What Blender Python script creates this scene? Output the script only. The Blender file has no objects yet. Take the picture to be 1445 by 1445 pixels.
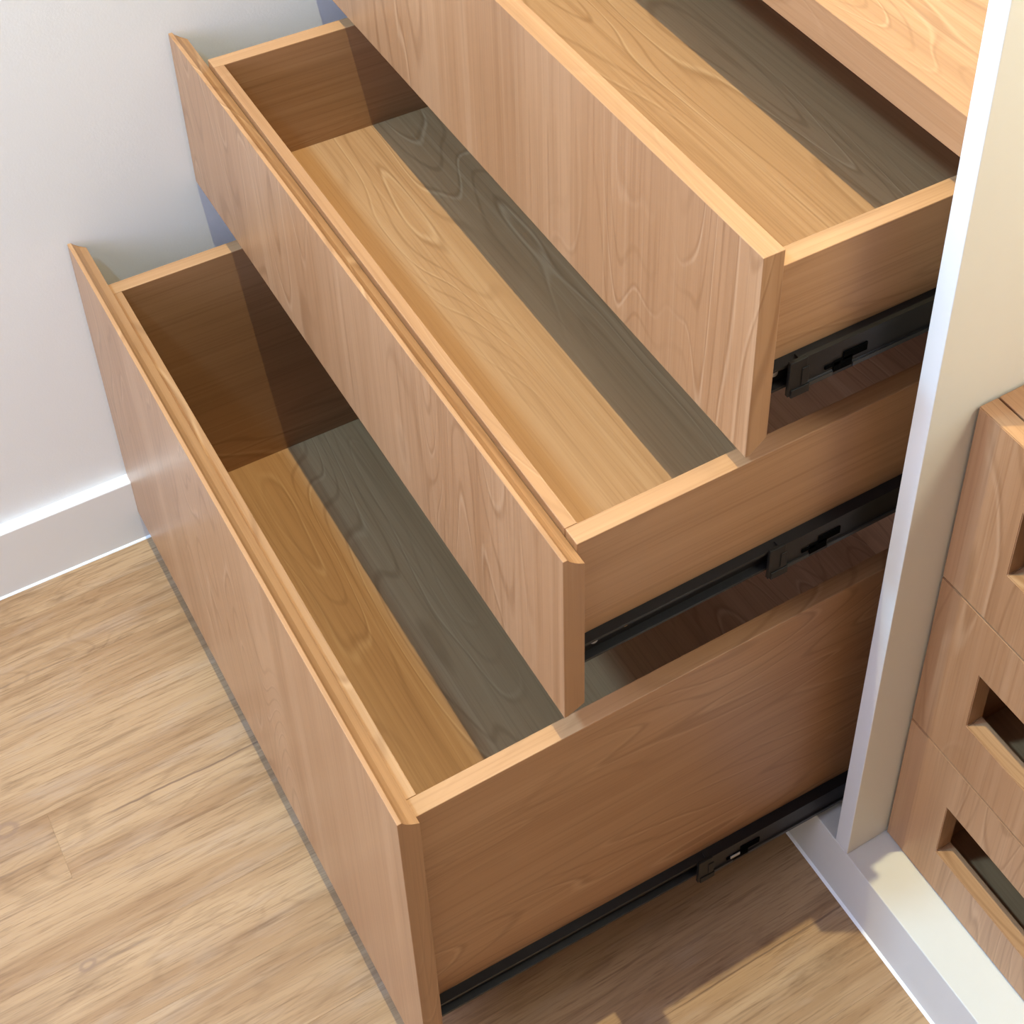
import bpy, bmesh, math, random
from mathutils import Vector, Matrix
random.seed(7)
scn = bpy.context.scene
COL = scn.collection
S = 0.776                      # one model unit (width of a drawer front) in metres

# ------------------------------------------------------------------ camera
W_PX = 1445.0
F, CX, CY = 2356.89, 890.90, 323.00
yaw, pitch, roll = (math.radians(a) for a in (56.9058, -39.8805, 1.4054))
fwd = Vector((-math.sin(yaw) * math.cos(pitch), math.cos(yaw) * math.cos(pitch), math.sin(pitch)))
rt = Vector((math.cos(yaw), math.sin(yaw), 0))
up = rt.cross(fwd)
r2 = math.cos(roll) * rt + math.sin(roll) * up
u2 = -math.sin(roll) * rt + math.cos(roll) * up
cam_d = bpy.data.cameras.new('camera')
cam_d.sensor_width = 36.0
cam_d.lens = F / W_PX * 36.0
cam_d.shift_x = -(CX - W_PX / 2) / W_PX
cam_d.shift_y = (CY - W_PX / 2) / W_PX
cam_d.clip_start = 0.02
cam = bpy.data.objects.new('camera', cam_d)
COL.objects.link(cam)
M = Matrix((r2, u2, -fwd)).transposed().to_4x4()
M.translation = Vector((1.8283, -0.8489, 2.0503)) * S
cam.matrix_world = M
scn.camera = cam

# ------------------------------------------------------------------ light and exposure
scn.view_settings.view_transform = 'Standard'
scn.view_settings.look = 'None'
scn.view_settings.gamma = 1.0
scn.view_settings.use_curve_mapping = False
scn.view_settings.exposure = 0.0
world = bpy.data.worlds.new('world')
scn.world = world
world.use_nodes = True
bgn = world.node_tree.nodes['Background']
bgn.inputs['Color'].default_value = (0.80, 0.88, 1.0, 1)
bgn.inputs['Strength'].default_value = 1.0


def lamp(name, kind, loc, energy, col, **kw):
    l = bpy.data.lights.new(name, kind)
    l.energy = energy
    l.color = col
    for k, v in kw.items():
        setattr(l, k, v)
    o = bpy.data.objects.new(name, l)
    o.location = loc
    COL.objects.link(o)
    return o


lamp('downlight_over_drawers', 'SPOT', (0.70 * S, -0.65 * S, 4.15 * S), 279.0, (1.0, 0.925, 0.538), spot_size=math.radians(140), spot_blend=0.6, shadow_soft_size=0.011)
lamp('downlight_front', 'SPOT', (0.40 * S, -1.93 * S, 3.6 * S), 222.0, (0.324, 0.662, 1.0), spot_size=math.radians(140), spot_blend=0.6, shadow_soft_size=0.11)
lamp('closet_lamp_right', 'POINT', (1.60 * S, 0.48 * S, 1.8 * S), 15.6, (1.0, 1.0, 0.827), shadow_soft_size=0.12)
wl = lamp('window_daylight', 'AREA', (0.65, -2.50, 1.6), 56.4, (0.559, 0.633, 1.0), shape='RECTANGLE', size=1.05, size_y=1.3)
wl.rotation_euler = (math.radians(90), 0, 0)


# ------------------------------------------------------------------ materials
def new_mat(name, rough=0.5, spec=0.5, metal=0.0):
    m = bpy.data.materials.new(name)
    m.use_nodes = True
    nt = m.node_tree
    b = nt.nodes['Principled BSDF']
    b.inputs['Roughness'].default_value = rough
    b.inputs['Specular IOR Level'].default_value = spec
    b.inputs['Metallic'].default_value = metal
    return m, nt, b


class G:
    """small helper to write node graphs"""
    def __init__(self, nt):
        self.nt = nt

    def n(self, t, **kw):
        x = self.nt.nodes.new(t)
        for k, v in kw.items():
            setattr(x, k, v)
        return x

    def put(self, sock, v):
        if hasattr(v, 'links'):
            self.nt.links.new(v, sock)
        elif isinstance(v, tuple) and sock.type == 'RGBA' and len(v) == 3:
            sock.default_value = (*v, 1)
        else:
            sock.default_value = v

    def math(self, op, a, b=None, c=None, clamp=False):
        x = self.n('ShaderNodeMath', operation=op, use_clamp=clamp)
        for i, v in enumerate((a, b, c)):
            if v is not None:
                self.put(x.inputs[i], v)
        return x.outputs[0]

    def vmath(self, op, a, b):
        x = self.n('ShaderNodeVectorMath', operation=op)
        self.put(x.inputs[0], a)
        self.put(x.inputs[1], b)
        return x.outputs[0]

    def noise(self, vec, scale, detail=2.0, rough=0.5, dist=0.0):
        x = self.n('ShaderNodeTexNoise')
        self.put(x.inputs['Vector'], vec)
        x.inputs['Scale'].default_value = scale
        x.inputs['Detail'].default_value = detail
        x.inputs['Roughness'].default_value = rough
        x.inputs['Distortion'].default_value = dist
        return x.outputs['Fac']

    def ramp(self, fac, lo, hi, smooth=True):
        x = self.n('ShaderNodeMapRange', interpolation_type='SMOOTHSTEP' if smooth else 'LINEAR')
        self.put(x.inputs['Value'], fac)
        x.inputs['From Min'].default_value = lo
        x.inputs['From Max'].default_value = hi
        return x.outputs['Result']

    def mix(self, fac, a, b, mode='MIX'):
        x = self.n('ShaderNodeMix', data_type='RGBA', blend_type=mode)
        self.put(x.inputs['Factor'], fac)
        self.put(x.inputs['A'], a)
        self.put(x.inputs['B'], b)
        return x.outputs['Result']


def stretch(g, axis, along, across, jitter=True):
    tc = g.n('ShaderNodeTexCoord')
    v = tc.outputs['Object']
    if jitter:
        oi = g.n('ShaderNodeObjectInfo')
        k = g.math('MULTIPLY', oi.outputs['Random'], 17.0)
        cb = g.n('ShaderNodeCombineXYZ')
        for i in range(3):
            g.put(cb.inputs[i], k)
        v = g.vmath('ADD', v, cb.outputs[0])
    sc = [across] * 3
    sc['xyz'.index(axis)] = along
    return g.vmath('MULTIPLY', v, tuple(sc))


OAK = (0.351, 0.176, 0.079)
OAK_DARK = (0.214, 0.095, 0.037)
OAK_LIGHT = (0.456, 0.261, 0.135)


def wood(name, axis, rough=0.42):
    m, nt, b = new_mat(name, rough, 0.45)
    g = G(nt)
    # tone bands and narrow streaks that run with the grain
    bands = g.noise(stretch(g, axis, 0.45, 9.0), 1.0, 2.0, 0.5)
    col = g.mix(g.math('MULTIPLY', g.ramp(bands, 0.40, 0.75), 0.45), OAK, OAK_LIGHT)
    streak = g.noise(stretch(g, axis, 0.8, 42.0), 1.0, 3.0, 0.6)
    col = g.mix(g.math('MULTIPLY', g.ramp(streak, 0.50, 0.72), 0.38), col, OAK_LIGHT)
    col = g.mix(g.math('MULTIPLY', g.ramp(streak, 0.48, 0.28), 0.26), col, OAK_DARK)
    # cathedral figure: contour lines of a stretched noise
    field = g.noise(stretch(g, axis, 1.7, 9.5), 1.0, 1.5, 0.45, 0.2)
    ph = g.math('FRACT', g.math('MULTIPLY', field, 22.0))
    ln = g.math('ABSOLUTE', g.math('SUBTRACT', ph, 0.5))
    where = g.ramp(g.noise(stretch(g, axis, 0.9, 5.5), 1.0, 1.0), 0.42, 0.56)
    dark_line = g.math('MULTIPLY', g.ramp(ln, 0.16, 0.02), where)
    col = g.mix(g.math('MULTIPLY', dark_line, 0.46), col, OAK_DARK)
    ph2 = g.math('FRACT', g.math('MULTIPLY', field, 11.0))
    pale = g.math('MULTIPLY', g.ramp(g.math('ABSOLUTE', g.math('SUBTRACT', ph2, 0.3)), 0.06, 0.0), where)
    col = g.mix(g.math('MULTIPLY', pale, 0.75), col, OAK_LIGHT)
    # fibres and pores
    fib = g.noise(stretch(g, axis, 6.0, 420.0), 1.0, 2.0, 0.6)
    col = g.mix(g.math('MULTIPLY', g.ramp(fib, 0.48, 0.70), 0.30), col, OAK_DARK)
    fib2 = g.noise(stretch(g, axis, 2.0, 170.0), 1.0, 2.0, 0.6)
    col = g.mix(g.math('MULTIPLY', g.ramp(fib2, 0.54, 0.72), 0.28), col, OAK_LIGHT)
    col = g.mix(g.math('MULTIPLY', g.ramp(fib2, 0.45, 0.27), 0.26), col, OAK_DARK)
    g.put(b.inputs['Base Color'], col)
    bump = g.n('ShaderNodeBump')
    bump.inputs['Strength'].default_value = 0.06
    bump.inputs['Distance'].default_value = 0.0005
    g.put(bump.inputs['Height'], fib)
    g.put(b.inputs['Normal'], bump.outputs[0])
    return m


WX, WY, WZ = wood('oak_laminate_grain_x', 'x'), wood('oak_laminate_grain_y', 'y'), wood('oak_laminate_grain_z', 'z', 0.34)
WOODS = [WX, WY, WZ]


def plain(name, col, rough, spec=0.5, metal=0.0, mottle=0.0, scale=30.0, bump=0.0):
    m, nt, b = new_mat(name, rough, spec, metal)
    g = G(nt)
    tc = g.n('ShaderNodeTexCoord')
    nz = g.noise(tc.outputs['Object'], scale, 4.0, 0.6)
    dk = tuple(c * (1 - mottle) for c in col)
    g.put(b.inputs['Base Color'], g.mix(nz, dk, col))
    if bump:
        bp = g.n('ShaderNodeBump')
        bp.inputs['Strength'].default_value = bump
        bp.inputs['Distance'].default_value = 0.001
        g.put(bp.inputs['Height'], g.noise(tc.outputs['Object'], 420.0, 3.0, 0.6))
        g.put(b.inputs['Normal'], bp.outputs[0])
    return m


WALL = plain('matt_white_wall_paint', (0.82, 0.82, 0.825), 0.65, 0.3, mottle=0.02, scale=9, bump=0.12)
GLOSS = plain('white_satin_skirting_paint', (0.82, 0.82, 0.82), 0.35, 0.5, mottle=0.02)
CREAM = plain('white_plinth_laminate', (0.60, 0.57, 0.525), 0.45, 0.45, mottle=0.02, scale=60)
BEIGE = plain('cream_melamine_face', (0.73, 0.685, 0.585), 0.45, 0.45, mottle=0.02, scale=60)
EDGEW = plain('white_edge_banding', (0.655, 0.635, 0.605), 0.40, 0.5, mottle=0.02, scale=60)
BROWN = plain('dark_wall_low_bounce', (0.22, 0.13, 0.075), 0.5, mottle=0.2)  # unseen right wall, brown added to keep bounced fill low
BEAD = plain('white_sealant', (0.80, 0.80, 0.80), 0.6, 0.2)
CEIL = plain('white_ceiling_paint', (0.85, 0.85, 0.84), 0.8, mottle=0.02)
BLACK = plain('black_coated_steel', (0.010, 0.009, 0.009), 0.42, 0.30, mottle=0.3)
DARK = plain('black_plastic', (0.010, 0.009, 0.008), 0.42, 0.25, mottle=0.3)
LIP_HIGHLIGHT = plain('lip_highlight_grey', (0.022, 0.022, 0.022), 0.4, 0.5, mottle=0.2)
SLOT_SHADE = plain('slot_shade_black', (0.003, 0.003, 0.003), 0.9, 0.0)
ZINC = plain('zinc_screw_steel', (0.62, 0.62, 0.60), 0.3, 0.5, 0.9, mottle=0.2, scale=300)
BRASSY = plain('raw_board_in_screw_hole', (0.45, 0.27, 0.12), 0.7, 0.2, mottle=0.3)


def vinyl():
    m, nt, b = new_mat('oak_vinyl_plank', 0.42, 0.4)
    g = G(nt)
    A, D, L = (0.266, 0.145, 0.069), (0.140, 0.069, 0.031), (0.380, 0.236, 0.128)
    bands = g.noise(stretch(g, 'y', 1.6, 24.0), 1.0, 3.0, 0.6)
    col = g.mix(g.ramp(bands, 0.34, 0.66), A, L)
    field = g.noise(stretch(g, 'y', 3.2, 13.0), 1.0, 2.5, 0.5, 0.6)
    ph = g.math('FRACT', g.math('MULTIPLY', field, 15.0))
    where = g.ramp(g.noise(stretch(g, 'y', 1.8, 7.0), 1.0, 1.0), 0.45, 0.62)
    ln = g.math('MULTIPLY', g.ramp(g.math('ABSOLUTE', g.math('SUBTRACT', ph, 0.5)), 0.20, 0.02), where)
    col = g.mix(g.math('MULTIPLY', ln, 0.24), col, D)
    greyw = g.noise(stretch(g, 'y', 5.0, 24.0), 1.3, 3.0, 0.6)
    col = g.mix(g.math('MULTIPLY', g.ramp(greyw, 0.50, 0.72), 0.55), col, (0.36, 0.245, 0.165))
    blot = g.noise(stretch(g, 'y', 9.0, 40.0), 1.0, 5.0, 0.66)
    col = g.mix(g.math('MULTIPLY', g.ramp(blot, 0.55, 0.78), 0.65), col, D)
    fib2 = g.noise(stretch(g, 'y', 6.0, 130.0), 1.0, 3.0, 0.65)
    col = g.mix(g.math('MULTIPLY', g.ramp(fib2, 0.50, 0.70), 0.45), col, L)
    col = g.mix(g.math('MULTIPLY', g.ramp(fib2, 0.46, 0.28), 0.45), col, D)
    dash = g.noise(stretch(g, 'y', 22.0, 380.0), 1.0, 3.0, 0.65)
    col = g.mix(g.math('MULTIPLY', g.ramp(dash, 0.52, 0.70), 0.45), col, D)
    fib = g.noise(stretch(g, 'y', 12.0, 520.0), 1.0, 2.0, 0.6)
    col = g.mix(g.math('MULTIPLY', g.ramp(fib, 0.48, 0.70), 0.30), col, D)
    # printed cracks and a knot at fixed places of the boards (object space of the planks = room space)
    tc = g.n('ShaderNodeTexCoord')
    wob = g.math('MULTIPLY', g.math('SUBTRACT', g.noise(stretch(g, 'y', 14.0, 14.0, False), 1.0, 3.0), 0.5), 0.010)
    sx = g.n('ShaderNodeSeparateXYZ')
    g.put(sx.inputs[0], tc.outputs['Object'])
    X = g.math('ADD', sx.outputs[0], wob)
    Y = sx.outputs[1]

    def crack(x, y0, y1, w, amt, c):
        d = g.math('ABSOLUTE', g.math('SUBTRACT', X, x))
        line = g.ramp(d, w, w * 0.15)
        mid, half = (y0 + y1) / 2, (y1 - y0) / 2
        e = g.ramp(g.math('ABSOLUTE', g.math('SUBTRACT', Y, mid)), half, half * 0.55)
        return g.mix(g.math('MULTIPLY', g.math('MULTIPLY', line, e), amt), c, (0.16, 0.09, 0.055))
    for cr in CRACKS:
        col = crack(*cr, col)
    for kx, ky, kr in KNOTS:
        dx = g.math('DIVIDE', g.math('SUBTRACT', X, kx), kr)
        dy = g.math('DIVIDE', g.math('SUBTRACT', Y, ky), kr * 1.5)
        rr = g.math('SQRT', g.math('ADD', g.math('MULTIPLY', dx, dx), g.math('MULTIPLY', dy, dy)))
        ring = g.ramp(g.math('ABSOLUTE', g.math('SUBTRACT', rr, 0.75)), 0.40, 0.05)
        col = g.mix(g.math('MULTIPLY', ring, 0.75), col, (0.20, 0.115, 0.075))
        halo = g.ramp(rr, 3.2, 0.6)
        col = g.mix(g.math('MULTIPLY', halo, 0.30), col, (0.27, 0.165, 0.10))
    g.put(b.inputs['Base Color'], col)
    bump = g.n('ShaderNodeBump')
    bump.inputs['Strength'].default_value = 0.15
    bump.inputs['Distance'].default_value = 0.0006
    g.put(bump.inputs['Height'], fib)
    g.put(b.inputs['Normal'], bump.outputs[0])
    return m


# x, y0, y1, width, strength in metres
CRACKS = [(0.4475 * S, -0.80 * S, -0.48 * S, 0.0018, 0.9), (0.640 * S, -0.875 * S, -0.76 * S, 0.0030, 0.6), (1.066 * S, -0.30 * S, 0.12 * S, 0.0016, 0.7),
          (0.462 * S, -1.02 * S, -0.84 * S, 0.0018, 0.6), (0.176 * S, -0.86 * S, -0.70 * S, 0.0018, 0.5)]
KNOTS = [(0.634 * S, -0.852 * S, 0.0060), (0.399 * S, -0.885 * S, 0.0090)]
FLOORM = vinyl()


# ------------------------------------------------------------------ mesh helpers (all arguments in model units)
def link(o, parent=None, label=None, cat=None, group=None, kind=None):
    COL.objects.link(o)
    if parent is not None:
        o.parent = parent
    for k, v in (('label', label), ('category', cat), ('group', group), ('kind', kind)):
        if v:
            o[k] = v
    return o


def root(name, loc, label, cat, group=None):
    e = bpy.data.objects.new(name, None)
    e.location = Vector(loc) * S
    e.empty_display_size = 0.05
    return link(e, None, label, cat, group)


def origin(parent):
    v = Vector((0, 0, 0))
    while parent is not None:
        v += parent.location
        parent = parent.parent
    return v


def finish(name, bm, mats, parent=None, smooth=False, **tags):
    off = origin(parent)
    bmesh.ops.recalc_face_normals(bm, faces=bm.faces)
    for v in bm.verts:
        v.co = v.co * S - off
    me = bpy.data.meshes.new(name)
    bm.to_mesh(me)
    bm.free()
    for m in (mats if isinstance(mats, (list, tuple)) else [mats]):
        me.materials.append(m)
    if smooth:
        for p in me.polygons:
            p.use_smooth = True
    return link(bpy.data.objects.new(name, me), parent, **tags)


def add_box(bm, x0, x1, y0, y1, z0, z1):
    vs = [bm.verts.new((x, y, z)) for x in (x0, x1) for y in (y0, y1) for z in (z0, z1)]
    for f in ((0, 1, 3, 2), (4, 6, 7, 5), (0, 4, 5, 1), (2, 3, 7, 6), (0, 2, 6, 4), (1, 5, 7, 3)):
        bm.faces.new([vs[i] for i in f])
    return vs


def add_prism(bm, prof, a0, a1, axis):
    """extrude a closed profile of (p, q) along an axis; x: (y,z)  y: (x,z)  z: (x,y)"""
    def co(p, q, a):
        return {'x': (a, p, q), 'y': (p, a, q), 'z': (p, q, a)}[axis]
    A = [bm.verts.new(co(p, q, a0)) for p, q in prof]
    B = [bm.verts.new(co(p, q, a1)) for p, q in prof]
    n = len(prof)
    bm.faces.new(A)
    bm.faces.new(B[::-1])
    for i in range(n):
        bm.faces.new((A[i], B[i], B[(i + 1) % n], A[(i + 1) % n]))


def add_cyl(bm, c, r, h, axis, n=12):
    prof = [(math.cos(2 * math.pi * i / n) * r, math.sin(2 * math.pi * i / n) * r) for i in range(n)]
    if axis == 'x':
        add_prism(bm, [(c[1] + p, c[2] + q) for p, q in prof], c[0], c[0] + h, 'x')
    elif axis == 'z':
        add_prism(bm, [(c[0] + p, c[1] + q) for p, q in prof], c[2], c[2] + h, 'z')
    else:
        add_prism(bm, [(c[0] + p, c[2] + q) for p, q in prof], c[1], c[1] + h, 'y')


def soft(bm, w):
    bmesh.ops.bevel(bm, geom=list(bm.edges), offset=w, segments=2, profile=0.5, affect='EDGES', clamp_overlap=True)


def grain(bm, thin, main):
    """face material index by orientation: big faces take the main grain, edges run along their length"""
    bm.normal_update()
    lo = [min(v.co[i] for v in bm.verts) for i in range(3)]
    hi = [max(v.co[i] for v in bm.verts) for i in range(3)]
    ext = [hi[i] - lo[i] for i in range(3)]
    for f in bm.faces:
        a = max(range(3), key=lambda i: abs(f.normal[i]))
        if a == thin and abs(f.normal[a]) > 0.9:
            f.material_index = 'xyz'.index(main)
        else:
            cand = [i for i in range(3) if i != a and i != thin]
            f.material_index = max(cand or [main], key=lambda i: ext[i])


def panel(name, parent, b, thin, main, bev=0.0009, **tags):
    bm = bmesh.new()
    add_box(bm, *b)
    if bev:
        soft(bm, bev)
    grain(bm, thin, main)
    return finish(name, bm, WOODS, parent, **tags)


# ------------------------------------------------------------------ the setting
XL, XR = 0.004, 1.0
TF, LIP, DZ = 0.0233, 0.0050, 0.0159
ZB = 0.1084
XG0, XG1 = 1.033, 1.0566
ROOM_X1, ROOM_Y0, ROOM_Y1, ROOM_Z = 3.9, -3.3, 1.02, 4.2
BACK = 0.98

bm = bmesh.new()
add_box(bm, -0.12, ROOM_X1, ROOM_Y0, ROOM_Y1, -0.10, -0.006)
floor = finish('floor', bm, FLOORM, kind='structure', label='pale oak-look plank floor of the room')
PW, PL = 0.1103, 1.546
x = 0.404 - 4 * PW
row = 0
while x < ROOM_X1:
    if row == 4:
        y = -0.832 - 2 * PL
    else:
        y = -1.42 + 0.30 * random.random() - 2 * PL
    while y < ROOM_Y1:
        a0, a1 = max(x, 0.0) + 0.00004, min(x + PW, ROOM_X1) - 0.00004
        c0, c1 = max(y, ROOM_Y0) + 0.00004, min(y + PL, ROOM_Y1) - 0.00004
        if a1 - a0 > 0.01 and c1 - c0 > 0.02:
            bm = bmesh.new()
            vs = add_box(bm, a0, a1, c0, c1, -0.006, 0.0)
            top = [e for e in bm.edges if all(v.co.z > -0.001 for v in e.verts)]
            bmesh.ops.bevel(bm, geom=top, offset=0.00012, segments=1, affect='EDGES')
            finish('plank', bm, FLOORM, floor)
        y += PL
    x += PW
    row += 1

bm = bmesh.new()
add_box(bm, -0.12, 0.0, ROOM_Y0, ROOM_Y1, -0.006, ROOM_Z)
finish('wall_left', bm, WALL, kind='structure')
bm = bmesh.new()
add_box(bm, 0.0, ROOM_X1, BACK, ROOM_Y1, -0.006, ROOM_Z)
finish('wall_back', bm, WALL, kind='structure')
bm = bmesh.new()
add_box(bm, ROOM_X1, ROOM_X1 + 0.12, ROOM_Y0, ROOM_Y1, -0.006, ROOM_Z)
finish('wall_right', bm, BROWN, kind='structure')
bm = bmesh.new()
add_box(bm, -0.12, ROOM_X1 + 0.12, ROOM_Y0, ROOM_Y1, ROOM_Z, ROOM_Z + 0.1)
finish('ceiling', bm, CEIL, kind='structure')
# front wall behind the camera, with the window opening
wx0, wx1, wz0, wz1 = 0.14, 1.54, 1.18, 2.95
bm = bmesh.new()
for b in ((-0.12, wx0, 0, ROOM_Z), (wx1, ROOM_X1 + 0.12, 0, ROOM_Z), (wx0, wx1, 0, wz0), (wx0, wx1, wz1, ROOM_Z)):
    add_box(bm, b[0], b[1], ROOM_Y0 - 0.15, ROOM_Y0, b[2] - 0.006, b[3])
finish('wall_front', bm, WALL, kind='structure')

# skirting board on the left wall: rounded top
bm = bmesh.new()
prof = [(0.0, 0.0), (0.0186, 0.0), (0.0186, 0.1265)]
for i in range(1, 6):
    t = i / 5 * math.pi / 2
    prof.append((0.0186 - 0.005 + 0.005 * math.cos(t), 0.1265 + 0.0035 * math.sin(t)))
prof.append((0.0, 0.1302))
add_prism(bm, prof, ROOM_Y0, -0.0015, 'y')
bb = finish('baseboard_left', bm, GLOSS, kind='structure')
bm = bmesh.new()
add_prism(bm, [(0.0186, 0.0), (0.0216, 0.0), (0.0208, 0.0016), (0.0186, 0.0032)], ROOM_Y0, -0.0015, 'y')
finish('sealant_bead', bm, BEAD, bb)

# white plinth that carries both cabinets
base = root('plinth', (1.2, 0.0, 0.0), 'low white plinth running along the floor under both drawer cabinets', 'plinth')
PX1 = 2.2
bm = bmesh.new()
add_box(bm, 0.0005, PX1, 0.0, 0.022, 0.0, ZB - 0.0015)
soft(bm, 0.0006)
finish('kick_panel', bm, CREAM, base)
bm = bmesh.new()
add_box(bm, 0.0005, PX1, 0.0, 0.977, ZB - 0.0235, ZB)
for v in bm.verts:
    if v.co.z < ZB - 0.01 and v.co.y < 0.01:
        v.co.z = ZB - 0.0012
soft(bm, 0.0006)
finish('top_board', bm, CREAM, base)
bm = bmesh.new()
add_prism(bm, [(0.0, 0.0), (-0.0034, 0.0), (-0.0024, 0.0018), (0.0, 0.0034)], 0.022, PX1, 'x')
finish('sealant_bead', bm, BEAD, base)

# white upright between the two cabinets
bm = bmesh.new()
add_box(bm, XG0, XG1, 0.0, 0.977, ZB + 0.0002, 2.9)
soft(bm, 0.0008)
bm.normal_update()
for f in bm.faces:
    f.material_index = 1 if f.normal.y < -0.6 else 0
finish('upright_panel', bm, [BEIGE, EDGEW], label='tall white upright panel standing on the plinth between the open and the closed drawers', cat='panel')

# ------------------------------------------------------------------ carcass of the open drawers
YC = 0.088
ZS0, ZS1 = 1.1385, 1.184
cab = root('drawer_cabinet', (0.52, YC, ZB), 'oak-look cabinet with a thick top above the three open drawers', 'cabinet')
bm = bmesh.new()
add_box(bm, 0.003, XG0 - 0.0006, 0.055, 0.955, ZS0, ZS1)
soft(bm, 0.0008)
grain(bm, 2, 'x')
finish('top_panel', bm, WOODS, cab)
panel('side_panel', cab, (1.0052, 1.0318, YC, 0.955, ZB + 0.0005, ZS0 - 0.0003), 0, 'z')
panel('side_panel', cab, (0.034, 0.0600, YC, 0.955, ZB + 0.0005, ZS0 - 0.0003), 0, 'z')
panel('back_panel', cab, (0.0605, 1.0047, 0.940, 0.955, ZB + 0.0005, ZS0 - 0.0003), 1, 'x')

# ------------------------------------------------------------------ open drawers
XB0, XB1, TS, TB = 0.078, 0.9852, 0.0215, 0.0135
DEPTH = 0.838


def tilt_verts(bm, y0, k):
    for v in bm.verts:
        v.co.z += (v.co.y - y0) * k


def screw(parent, x, y, z, k, y0, r=0.0042):
    bm = bmesh.new()
    n = 14
    z += (y - y0) * k
    ring = [(math.cos(2 * math.pi * i / n), math.sin(2 * math.pi * i / n)) for i in range(n)]
    add_cyl(bm, (x, y, z), r, 0.0012, 'x', n)
    # domed head with a cross recess
    bm2 = bmesh.ops.bevel(bm, geom=[e for e in bm.edges if all(v.co.x > x + 0.001 for v in e.verts)], offset=0.0009, segments=2, affect='EDGES')
    s = finish('screw', bm, ZINC, parent, smooth=False)
    return s


def slide(parent, side, y_front, y_mid, y_end, zc, k, clip=False):
    """telescopic ball slide on the drawer's side; side = +1 for the right flank"""
    xf = XB1 if side > 0 else XB0

    def X(t):
        return xf + side * t
    # inner member: shallow C screwed to the drawer side
    h = 0.0145
    prof = [(0.0002, -h), (0.0115, -h), (0.0115, -h + 0.0034), (0.0036, -h + 0.0050), (0.0036, h - 0.0050), (0.0115, h - 0.0034), (0.0115, h), (0.0002, h)]
    bm = bmesh.new()
    add_prism(bm, [(X(p), zc + q) for p, q in prof], y_front, y_end, 'y')
    tilt_verts(bm, y_front, k)
    rail = finish('slide_rail', bm, BLACK, parent, label='black steel slide rail')
    # middle member that the rail runs in
    H = 0.0205
    zm = zc - 0.003
    prof = [(0.0122, -H), (0.0150, -H), (0.0150, -H + 0.0060), (0.0138, -H + 0.0075), (0.0138, H - 0.0075), (0.0150, H - 0.0060), (0.0150, H), (0.0055, H), (0.0055, H - 0.0024), (0.0122, H - 0.0035)]
    bm = bmesh.new()
    add_prism(bm, [(X(p), zm + q) for p, q in prof], y_mid + 0.012, y_end, 'y')
    tilt_verts(bm, y_front, k)
    chan = finish('slide_channel', bm, BLACK, parent, label='wider black slide channel with a slot')
    if side < 0:
        return
    # plastic ball retainer at the front end of the channel
    bm = bmesh.new()
    add_box(bm, X(0.0118), X(0.0162), y_mid, y_mid + 0.020, zm - H - 0.001, zm + H + 0.0008)
    add_box(bm, X(0.0118), X(0.0176), y_mid + 0.003, y_mid + 0.024, zm - H - 0.003, zm - H + 0.007)
    add_box(bm, X(0.0158), X(0.0172), y_mid + 0.014, y_mid + 0.022, zm - H + 0.009, zm + 0.010)
    soft(bm, 0.0006)
    tilt_verts(bm, y_front, k)
    finish('end_stop', bm, DARK, chan)
    # stepped slot: black plates on the web, coloured as the shade inside it
    bm = bmesh.new()
    for a, b_, q0, q1 in ((0.043, 0.060, -0.0085, -0.0045), (0.053, 0.075, -0.0165, -0.003), (0.064, 0.092, -0.006, 0.004)):
        add_box(bm, X(0.0136), X(0.0152), y_mid + a, y_mid + b_, zm + q0, zm + q1)
    tilt_verts(bm, y_front, k)
    finish('slot', bm, SLOT_SHADE, chan)
    # rolled lower lip, its highlight painted as a lighter grey strip
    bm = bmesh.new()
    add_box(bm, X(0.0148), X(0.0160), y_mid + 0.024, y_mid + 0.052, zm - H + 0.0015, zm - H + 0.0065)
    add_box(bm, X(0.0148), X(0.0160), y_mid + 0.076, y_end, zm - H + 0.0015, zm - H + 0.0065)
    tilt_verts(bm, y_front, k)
    finish('lip', bm, LIP_HIGHLIGHT, chan)
    if clip:
        bm = bmesh.new()
        add_box(bm, X(0.0148), X(0.0166), y_mid + 0.048, y_mid + 0.062, zm - 0.008, zm - 0.003)
        soft(bm, 0.0005)
        tilt_verts(bm, y_front, k)
        finish('clip', bm, ZINC, chan, label='bright metal clip')
    return rail


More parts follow.
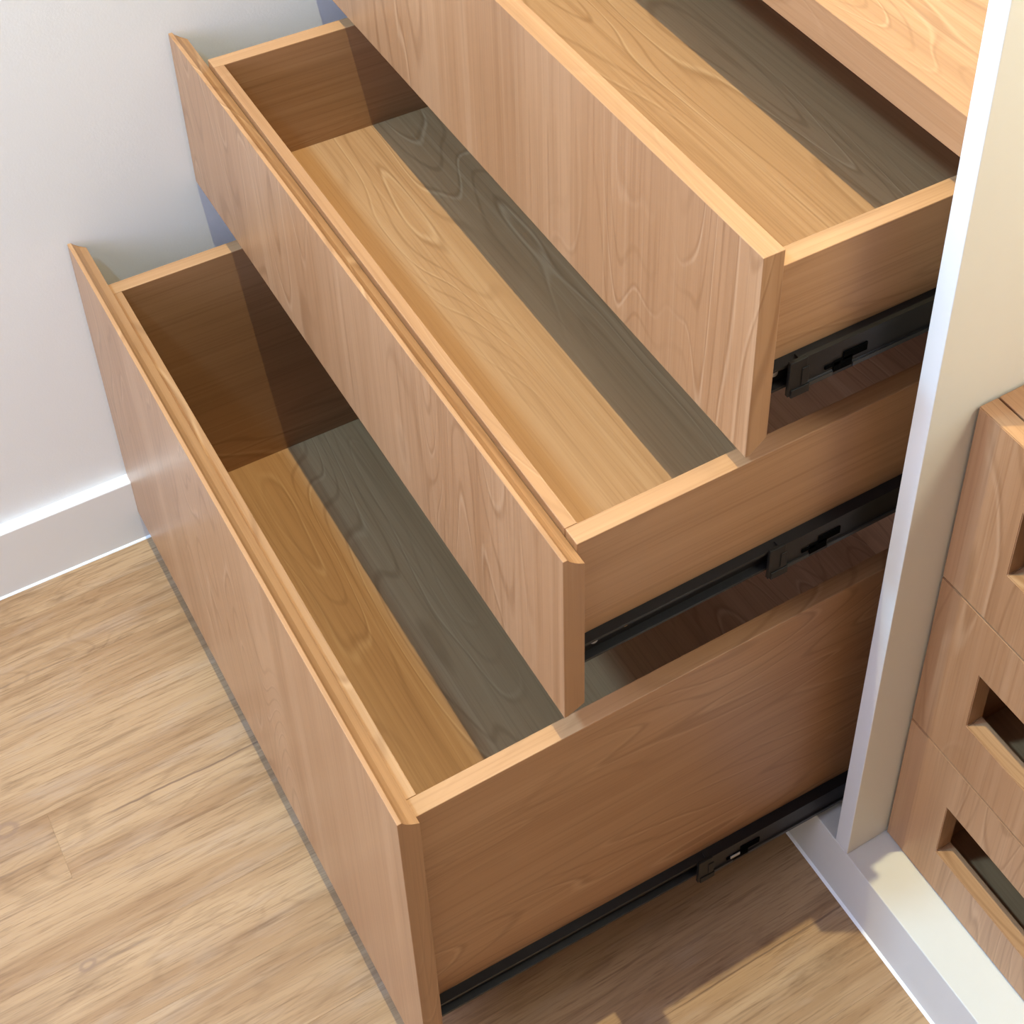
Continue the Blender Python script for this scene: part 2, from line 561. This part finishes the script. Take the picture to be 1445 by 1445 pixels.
def open_drawer(label, y, zb, zt, zs, zf, bdz, top_bevel, slide_z, k, y_mid, y_end, screws, holes, clip=False):
    d = root('drawer', (0.5, y, zb), label, 'drawer', 'open drawers')
    bm = bmesh.new()
    prof = [(y, zb), (y, zt)]
    if top_bevel:
        prof += [(y + LIP, zt), (y + LIP + 0.0030, zt - 0.0045), (y + LIP + 0.0085, zt - 0.0105), (y + TF, zt - DZ)]
    else:
        prof += [(y + TF, zt)]
    prof += [(y + TF, zb + bdz), (y + LIP, zb)]
    add_prism(bm, prof, XL, XR, 'x')
    soft(bm, 0.0007)
    grain(bm, 1, 'z')
    for f in bm.faces:           # the top lip and the bevels show edge banding along the front
        n = f.normal
        if abs(n.x) < 0.7 and abs(n.z) > 0.35:
            f.material_index = 0
        elif abs(n.x) >= 0.7:
            f.material_index = 2
    finish('front_panel', bm, WOODS, d)
    y0, y1 = y + TF + 0.0002, y + TF + DEPTH + TS
    zl = zf - 0.0165
    panel('side_panel', d, (XB0, XB0 + TS, y0, y1, zl, zs), 0, 'y')
    panel('side_panel', d, (XB1 - TS, XB1, y0, y1, zl, zs), 0, 'y')
    panel('box_front', d, (XB0 + TS + 0.0003, XB1 - TS - 0.0003, y0, y0 + TB, zl, zs), 1, 'x')
    panel('back_panel', d, (XB0 + TS + 0.0003, XB1 - TS - 0.0003, y1 - TS, y1, zl, zs), 1, 'x')
    panel('bottom_panel', d, (XB0 + TS + 0.0003, XB1 - TS - 0.0003, y0 + TB + 0.0003, y1 - TS - 0.0003, zf - 0.0145, zf), 2, 'x', bev=0)
    yf = y0 + 0.001
    rail = slide(d, 1, yf, y_mid, y_end, slide_z, k, clip)
    slide(d, -1, yf, y_mid, y_end, slide_z, 0)
    for sy in screws:
        screw(rail, XB1 + 0.0036, sy, slide_z + 0.0005, k, yf)
    for hy in holes:
        bm = bmesh.new()
        add_cyl(bm, (XB1 + 0.0036, hy, slide_z + 0.001 + (hy - yf) * k), 0.0032, 0.0003, 'x', 10)
        finish('screw_hole', bm, BRASSY, rail)
    return d


open_drawer('deep bottom drawer, pulled out furthest, with its front just above the floor', -0.5588, 0.0631, 0.5905, 0.5625, 0.1558, DZ, True, 0.180, -0.060, -0.190, 0.12, (-0.513, -0.222), (), True)
open_drawer('middle open drawer of medium height between the deep drawer and the top drawer', -0.3735, 0.6226, 0.8628, 0.8579, 0.6932, 0.009, True, 0.7065, 0.0, -0.133, 0.46, (-0.333,), (-0.297,))
open_drawer('top open drawer with a flat upper edge, pulled out least, under the thick cabinet top', -0.1759, 0.8881, 1.1345, 1.0995, 0.962, DZ, False, 0.9715, 0.0, -0.134, 0.66, (-0.142,), ())

# ------------------------------------------------------------------ closed drawer cabinet on the right
YR, TR = 0.0614, 0.0239
RX0, RX1 = 1.0591, 1.72
RZ = [0.1112, 0.3596, 0.6219, 0.8823]
side = root('side_cabinet', (1.4, YR + TR, ZB), 'oak-look cabinet carcass and flat top around the three closed drawers right of the white upright', 'cabinet')
yb0 = YR + TR + 0.0022
panel('top_panel', side, (RX0, RX1, yb0, 0.93, RZ[3] - 0.0235, RZ[3]), 2, 'x')
panel('side_panel', side, (RX0, RX0 + 0.0235, yb0, 0.93, ZB + 0.0003, RZ[3] - 0.0238), 0, 'z')
panel('side_panel', side, (RX1 - 0.0235, RX1, yb0, 0.93, ZB + 0.0003, RZ[3] - 0.0238), 0, 'z')
panel('back_panel', side, (RX0 + 0.024, RX1 - 0.024, 0.915, 0.93, ZB + 0.0003, RZ[3] - 0.0238), 1, 'x')


def closed_drawer(label, z0, z1, hx, hz0, hz1):
    d = root('drawer', (1.4, YR, z0), label, 'drawer', 'closed drawers with slot handles')
    x0, x1 = RX0, RX1
    hx1 = x0 + x1 - hx
    bm = bmesh.new()
    rings = []
    for yy in (YR, YR + TR):
        o = [bm.verts.new((a, yy, b)) for a, b in ((x0, z0), (x1, z0), (x1, z1), (x0, z1))]
        i = [bm.verts.new((a, yy, b)) for a, b in ((hx, hz0), (hx1, hz0), (hx1, hz1), (hx, hz1))]
        rings.append((o, i))
    (o1, i1), (o2, i2) = rings
    for k in range(4):
        j = (k + 1) % 4
        bm.faces.new((o1[k], o1[j], i1[j], i1[k]))
        bm.faces.new((o2[j], o2[k], i2[k], i2[j]))
        bm.faces.new((o1[j], o1[k], o2[k], o2[j]))
        bm.faces.new((i1[k], i1[j], i2[j], i2[k]))
    bmesh.ops.recalc_face_normals(bm, faces=bm.faces)
    sharp = [e for e in bm.edges if e.calc_face_angle(0) > 0.5]
    bmesh.ops.bevel(bm, geom=sharp, offset=0.0009, segments=2, affect='EDGES')
    grain(bm, 1, 'z')
    finish('front_panel', bm, WOODS, d)
    bx0, bx1, ya, yb = RX0 + 0.040, RX1 - 0.040, YR + TR + 0.0003, 0.86
    zt = z1 - 0.035
    zl = z0 + 0.016
    panel('side_panel', d, (bx0, bx0 + 0.02, ya, yb, zl, zt), 0, 'y')
    panel('side_panel', d, (bx1 - 0.02, bx1, ya, yb, zl, zt), 0, 'y')
    panel('back_panel', d, (bx0 + 0.0203, bx1 - 0.0203, yb - 0.02, yb, zl, zt), 1, 'x')
    panel('bottom_panel', d, (bx0 + 0.0203, bx1 - 0.0203, ya, yb - 0.0203, zl, zl + 0.015), 2, 'x', bev=0)
    return d


GAP = 0.0011
closed_drawer('topmost closed drawer with a cut-out handle, right of the white upright', RZ[2] + GAP, RZ[3], 1.1406, 0.7108, 0.8053)
closed_drawer('middle closed drawer with a cut-out handle, between the two seams', RZ[1] + GAP, RZ[2] - GAP, 1.1378, 0.4435, 0.5368)
closed_drawer('lowest closed drawer with a cut-out handle, just above the white plinth', RZ[0], RZ[1] - GAP, 1.1400, 0.1837, 0.2801)
